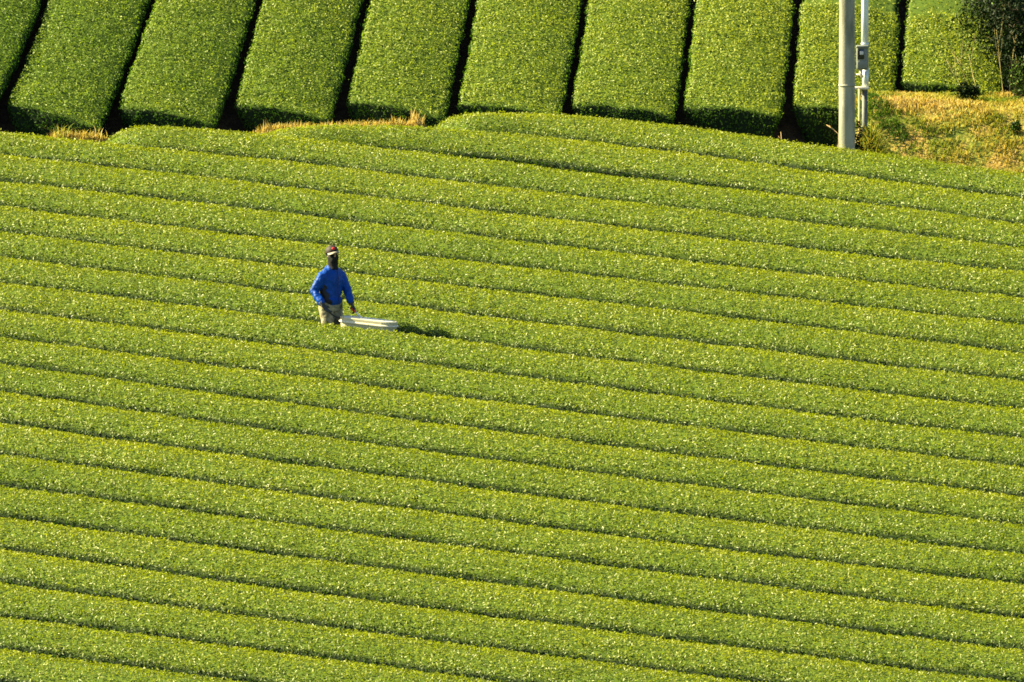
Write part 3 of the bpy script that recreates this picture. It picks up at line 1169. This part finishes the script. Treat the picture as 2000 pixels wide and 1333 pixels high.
bm = bmesh.new()
torso(bm, -0.012)
arm(bm, shR, elR, wrR, -0.012)
arm(bm, shL, elL, wrL, -0.012)
hand(bm, *handR)
hand(bm, *handL)
for h, k, f in ((hipR, knR, ftR), (hipL, knL, ftL)):
    tube(bm, [h + Vector((0, 0, 0.06)), h, lerp(h, k, 0.5), k, lerp(k, f, 0.35), f], [0.082, 0.084, 0.072, 0.052, 0.052, 0.036], 16)
    tube(bm, [f + Vector((0, 0, 0.02)) - FD * 0.05, f - Vector((0, 0, 0.03)) + FD * 0.05, f - Vector((0, 0, 0.055)) + FD * 0.14], [0.042, 0.042, 0.026], 12)
tube(bm, [JT['neck'] - Vector((0, 0, 0.04)), JT['neck'] + Vector((0, 0, 0.08))], [0.056, 0.052], 14)
hr = HF.to_track_quat('-Y', 'Z').to_matrix()
HC = JT['head']


def Hd(x, y, z):
    """head space: x to the viewer's left of the face, -y out of the face, z up"""
    return HC + hr @ Vector((x, y, z))


ball(bm, Hd(0, 0.015, 0.025), (0.076, 0.094, 0.095), 20, 14, hr)
ball(bm, Hd(0, -0.020, -0.045), (0.058, 0.068, 0.070), 16, 12, hr)
tube(bm, [Hd(0, -0.080, 0.020), Hd(0, -0.100, -0.012), Hd(0, -0.088, -0.024)], [0.008, 0.014, 0.011], 8)
tube(bm, [Hd(-0.026, -0.080, -0.052), Hd(0, -0.088, -0.052), Hd(0.026, -0.080, -0.052)], [0.005, 0.008, 0.005], 8)
for s in (-1, 1):
    ball(bm, Hd(0.068 * s, 0.012, -0.005), (0.010, 0.020, 0.030), 10, 8, hr)
    ball(bm, Hd(0.030 * s, -0.078, 0.030), (0.022, 0.012, 0.008), 10, 8, hr)
body_me = remeshed('person', bm, 0.0055, 3)
person = link('person', body_me, M_skin)
person_root = Matrix.Translation(W0)
body_me.transform(person_root.inverted())
person.matrix_world = person_root
tag(person, 'worker in a blue jacket, dark cap and black face mask standing between tea rows', 'person')


def wear(name, me, mat, parent=person):
    me.transform(person_root.inverted())
    o = bpy.data.objects.new(name, me)
    C.objects.link(o)
    if mat is not None:
        me.materials.append(mat)
    me.polygons.foreach_set('use_smooth', np.ones(len(me.polygons), dtype=bool))
    o.parent = parent
    return o


for s in (-1, 1):
    bm = bmesh.new()
    ball(bm, Hd(0.030 * s, -0.076, 0.012), (0.012, 0.010, 0.008), 10, 8, hr)
    wear('eye', bm_mesh('eye', bm), M_eye)

# jacket: torso with loose waist, sleeves, stand-up collar
bm = bmesh.new()
torso(bm, 0.014)
tube(bm, [W(0, 0, 0.86), W(0, 0, 0.88), W(0, 0, 0.92)], [(0.168, 0.130), (0.182, 0.142), (0.186, 0.146)], 24, axis=RT)
for sh, el, wr in ((shR, elR, wrR), (shL, elL, wrL)):
    arm(bm, sh, el, wr, 0.017)
    tube(bm, [W(0.02, 0, 1.295), lerp(W(0.02, 0, 1.295), sh, 0.6) + Vector((0, 0, 0.012)), sh, lerp(sh, el, 0.25)], [0.070, 0.076, 0.079, 0.070], 14)
    tube(bm, [lerp(el, wr, 0.55), lerp(el, wr, 0.86), lerp(el, wr, 0.98)], [0.056, 0.055, 0.042], 14)
tube(bm, [W(0.022, 0, 1.30), W(0.03, 0, 1.375)], [0.088, 0.072], 16)
jm = remeshed('jacket', bm, 0.009, 6, 0.028, 0.06)
jacket = wear('jacket', jm, M_jacket)
jm.materials.append(M_jblack)
for p in jm.polygons:
    c = p.center
    l = Vector((c.x, c.y, 0))
    fr, rt = l.dot(FD), l.dot(RT)
    on_arm = min((c + W0 - lerp(elR, wrR, t)).length for t in (0, .3, .6, 1)) < 0.085 or min((c + W0 - lerp(shR, elR, t)).length for t in (0.3, .6, 1)) < 0.085
    if 0.855 < c.z < 1.18 and rt > 0.06 + 0.28 * (c.z - 0.86) + 0.01 * math.sin(c.z * 60) and fr < 0.14 and not on_arm:
        p.material_index = 1
    if 0.86 < c.z < 1.16 and rt < -0.11 and fr < 0.05 and (c + W0 - lerp(shL, elL, 0.6)).length > 0.16 and (c + W0 - elL).length > 0.09:
        p.material_index = 1
bm = bmesh.new()
tube(bm, [W(0.015, 0, 0.86) + FD * 0.163, W(0.015, 0, 1.05) + FD * 0.142, W(0.02, 0, 1.20) + FD * 0.146, W(0.025, 0, 1.30) + FD * 0.112], [0.0045] * 4, 6)
wear('zip', bm_mesh('zip', bm), M_zip, jacket)

# trousers
bm = bmesh.new()
tube(bm, [W(0, 0, 0.76), W(0, 0, 0.82), W(0, 0, 0.92)], [(0.150, 0.112), (0.165, 0.122), (0.160, 0.116)], 20, axis=RT)
for h, k, f in ((hipR, knR, ftR), (hipL, knL, ftL)):
    tube(bm, [h + Vector((0, 0, 0.03)), h - Vector((0, 0, 0.05)), lerp(h, k, 0.5), k, lerp(k, f, 0.5), f + Vector((0, 0, 0.12))], [0.098, 0.103, 0.094, 0.078, 0.072, 0.066], 18)
wear('trousers', remeshed('trousers', bm, 0.011, 4, 0.024, 0.07), M_khaki)
for f in (ftR, ftL):
    bm = bmesh.new()
    tube(bm, [f + Vector((0, 0, 0.22)), f + Vector((0, 0, 0.02)), f - Vector((0, 0, 0.04))], [0.066, 0.058, 0.058], 14)
    tube(bm, [f - Vector((0, 0, 0.04)) - FD * 0.06, f - Vector((0, 0, 0.035)) + FD * 0.06, f - Vector((0, 0, 0.05)) + FD * 0.17], [0.052, 0.052, 0.036], 12)
    wear('boot', remeshed('boot', bm, 0.010, 3), M_boot)

# mask over nose, cheeks and neck, leaving the eyes free
bm = bmesh.new()
ball(bm, Hd(0, 0.000, -0.035), (0.079, 0.094, 0.072), 20, 14, hr)
ball(bm, Hd(0, -0.030, -0.055), (0.064, 0.072, 0.070), 20, 14, hr)
tube(bm, [W(0.040, -0.045, 1.295), W(0.034, -0.02, 1.35), W(0.034, -0.012, 1.42), W(0.035, -0.01, 1.47)], [0.070, 0.072, 0.074, 0.078], 18)
ball(bm, Hd(0, 0.035, 0.02), (0.086, 0.088, 0.080), 20, 14, hr)
mask = wear('face_mask', remeshed('face_mask', bm, 0.007, 3, 0.006, 0.05), M_mask)

# cap
tilt = Matrix.Rotation(math.radians(14), 3, HF)     # worn slightly askew
cr = tilt @ hr


def Cp(x, y, z):
    return HC + cr @ Vector((x, y, z))


bm = bmesh.new()
ball(bm, Cp(0, 0.012, 0.055), (0.091, 0.106, 0.088), 24, 16, cr)
geom = bm.verts[:] + bm.edges[:] + bm.faces[:]
bmesh.ops.bisect_plane(bm, geom=geom, plane_co=Cp(0, 0, 0.046), plane_no=cr @ Vector((0, 0.10, 1)), clear_inner=True)
hole = [e for e in bm.edges if e.is_boundary]
bmesh.ops.contextual_create(bm, geom=hole)
cap = wear('cap', bm_mesh('cap', bm), M_cap)
bm = bmesh.new()
rows_ = []
for a in np.linspace(-1.15, 1.15, 15):
    inner = Vector((math.sin(a) * 0.088, -math.cos(a) * 0.100 + 0.012, 0.052))
    outer = Vector((math.sin(a) * 0.092, -math.cos(a) * 0.150 + 0.004, 0.036 - 0.012 * abs(math.sin(a))))
    rows_.append([Cp(*inner), Cp(*outer), Cp(*(outer - Vector((0, 0, 0.010)))), Cp(*(inner - Vector((0, 0, 0.010))))])
vv = [[bm.verts.new(p) for p in r] for r in rows_]
for i in range(len(vv) - 1):
    for j in range(4):
        bm.faces.new((vv[i][j], vv[i + 1][j], vv[i + 1][(j + 1) % 4], vv[i][(j + 1) % 4]))
bm.faces.new(vv[0])
bm.faces.new(vv[-1][::-1])
wear('brim', bm_mesh('brim', bm), M_brim, cap)
bm = bmesh.new()
ball(bm, Cp(0.008, -0.082, 0.092), (0.026, 0.012, 0.019), 14, 10, cr)
wear('emblem', bm_mesh('emblem', bm), M_red, cap)

# gloves
for hd in (handL, handR):
    bm = bmesh.new()
    hand(bm, *hd)
    d = hd[1].normalized()
    tube(bm, [hd[0] - d * 0.045, hd[0] + d * 0.01], [0.036, 0.034], 12)
    g = remeshed('glove', bm, 0.0055, 2)
    # a glove is thicker than the hand inside it
    nv = np.empty(len(g.vertices) * 3); g.vertices.foreach_get('co', nv)
    nn_ = np.empty(len(g.vertices) * 3); g.vertex_normals.foreach_get('vector', nn_)
    g.vertices.foreach_set('co', nv + nn_ * 0.0035)
    wear('glove', g, M_glove)

# ------------------------------------------------------------------ the cream box he steadies
ROWD = Vector((0.935, -0.355, -0.085)).normalized()       # along the row, downhill to the right
BUP = Vector((0.0, 0.0, 1.0))
BUP = (BUP - ROWD * BUP.dot(ROWD)).normalized()
BSD = BUP.cross(ROWD).normalized()                        # towards the far side
B0 = Vector((BX, BY, BZ + 0.560))
machine = empty('plastic_box', B0)
tag(machine, 'cream plastic box with rounded ends resting across the gap beside the worker', 'box')


def outline(hl, hw, r, n=7):
    pts = []
    for cx_, cy_, a0 in ((hl - r, hw - r, 0), (-hl + r, hw - r, 90), (-hl + r, -hw + r, 180), (hl - r, -hw + r, 270)):
        for k in range(n + 1):
            a = math.radians(a0 + 90 * k / n)
            pts.append((cx_ + r * math.cos(a), cy_ + r * math.sin(a)))
    return pts


def loft(levels, name, mat, close_top=True, parent=machine):
    """levels: (height, half length, half width, corner radius)"""
    bm = bmesh.new()
    rings = []
    for z, hl, hw, r in levels:
        rings.append([bm.verts.new(B0 + ROWD * a + BSD * b + BUP * z) for a, b in outline(hl, hw, r)])
    m = len(rings[0])
    for i in range(len(rings) - 1):
        for k in range(m):
            bm.faces.new((rings[i][k], rings[i][(k + 1) % m], rings[i + 1][(k + 1) % m], rings[i + 1][k]))
    bm.faces.new(rings[0][::-1])
    if close_top:
        bm.faces.new(rings[-1])
    return link(name, bm_mesh(name, bm), mat, parent, smooth=False)


HLn, HWd, RC = 0.41, 0.17, 0.155
tub = loft([(0.0, HLn - .03, HWd - .03, RC - .02), (0.012, HLn - .012, HWd - .012, RC), (0.10, HLn - .004, HWd - .004, RC), (0.175, HLn, HWd, RC), (0.185, HLn - .006, HWd - .006, RC),
            (0.185, HLn - .03, HWd - .03, RC - .025), (0.168, HLn - .036, HWd - .036, RC - .03)], 'tub', M_cream)
loft([(0.112, HLn + .001, HWd + .001, RC), (0.116, HLn + .016, HWd + .016, RC + .012), (0.130, HLn + .016, HWd + .016, RC + .012), (0.136, HLn + .001, HWd + .001, RC)], 'ridge', M_white)
loft([(0.1685, HLn - .05, HWd - .05, RC - .045), (0.182, HLn - .055, HWd - .055, RC - .05), (0.186, HLn - .075, HWd - .07, RC - .07)], 'lid', M_lid)
for off in (-0.055, 0.055):
    bm = bmesh.new()
    tube(bm, [B0 + ROWD * -0.24 + BSD * off + BUP * 0.188, B0 + ROWD * 0.26 + BSD * off + BUP * 0.188], [0.007, 0.007], 8)
    link('lid_rib', bm_mesh('lid_rib', bm), M_white, machine)
# handle the left hand holds
palm = wrL + handL[1].normalized() * 0.085 + handL[3].normalized() * 0.022
foot = B0 + ROWD * -0.10 + BUP * 0.185
bm = bmesh.new()
tube(bm, [foot - BUP * 0.01, lerp(foot, palm, 0.55), palm], [0.010, 0.009, 0.009], 10)
rod = link('handle', bm_mesh('handle', bm), M_steel, machine)
bm = bmesh.new()
gd = (palm - foot).normalized()
tube(bm, [palm - gd * 0.065, palm - gd * 0.05, palm + gd * 0.045, palm + gd * 0.055], [0.014, 0.021, 0.021, 0.014], 12)
link('grip', bm_mesh('grip', bm), M_grip, rod)
# hose from the right hand to the box
hs = wrR + handR[1].normalized() * 0.08
he = B0 + ROWD * -0.30 + BUP * 0.17 - BSD * 0.02
bm = bmesh.new()
pts = []
for t in np.linspace(0, 1, 12):
    p = lerp(hs, he, t)
    p = p + Vector((0, -0.03, -0.05)) * math.sin(math.pi * t)
    pts.append(p)
tube(bm, pts, [0.011] * 12, 8)
link('hose', bm_mesh('hose', bm), M_black, machine)
bm = bmesh.new()
e0 = B0 + ROWD * (HLn + 0.0) + BUP * 0.05
tube(bm, [e0 - ROWD * 0.02, e0 + ROWD * 0.03, e0 + ROWD * 0.06], [0.035, 0.035, 0.026], 14)  # short dark nub on the downhill end of the box
link('dark_nub', bm_mesh('dark_nub', bm), M_black, machine)
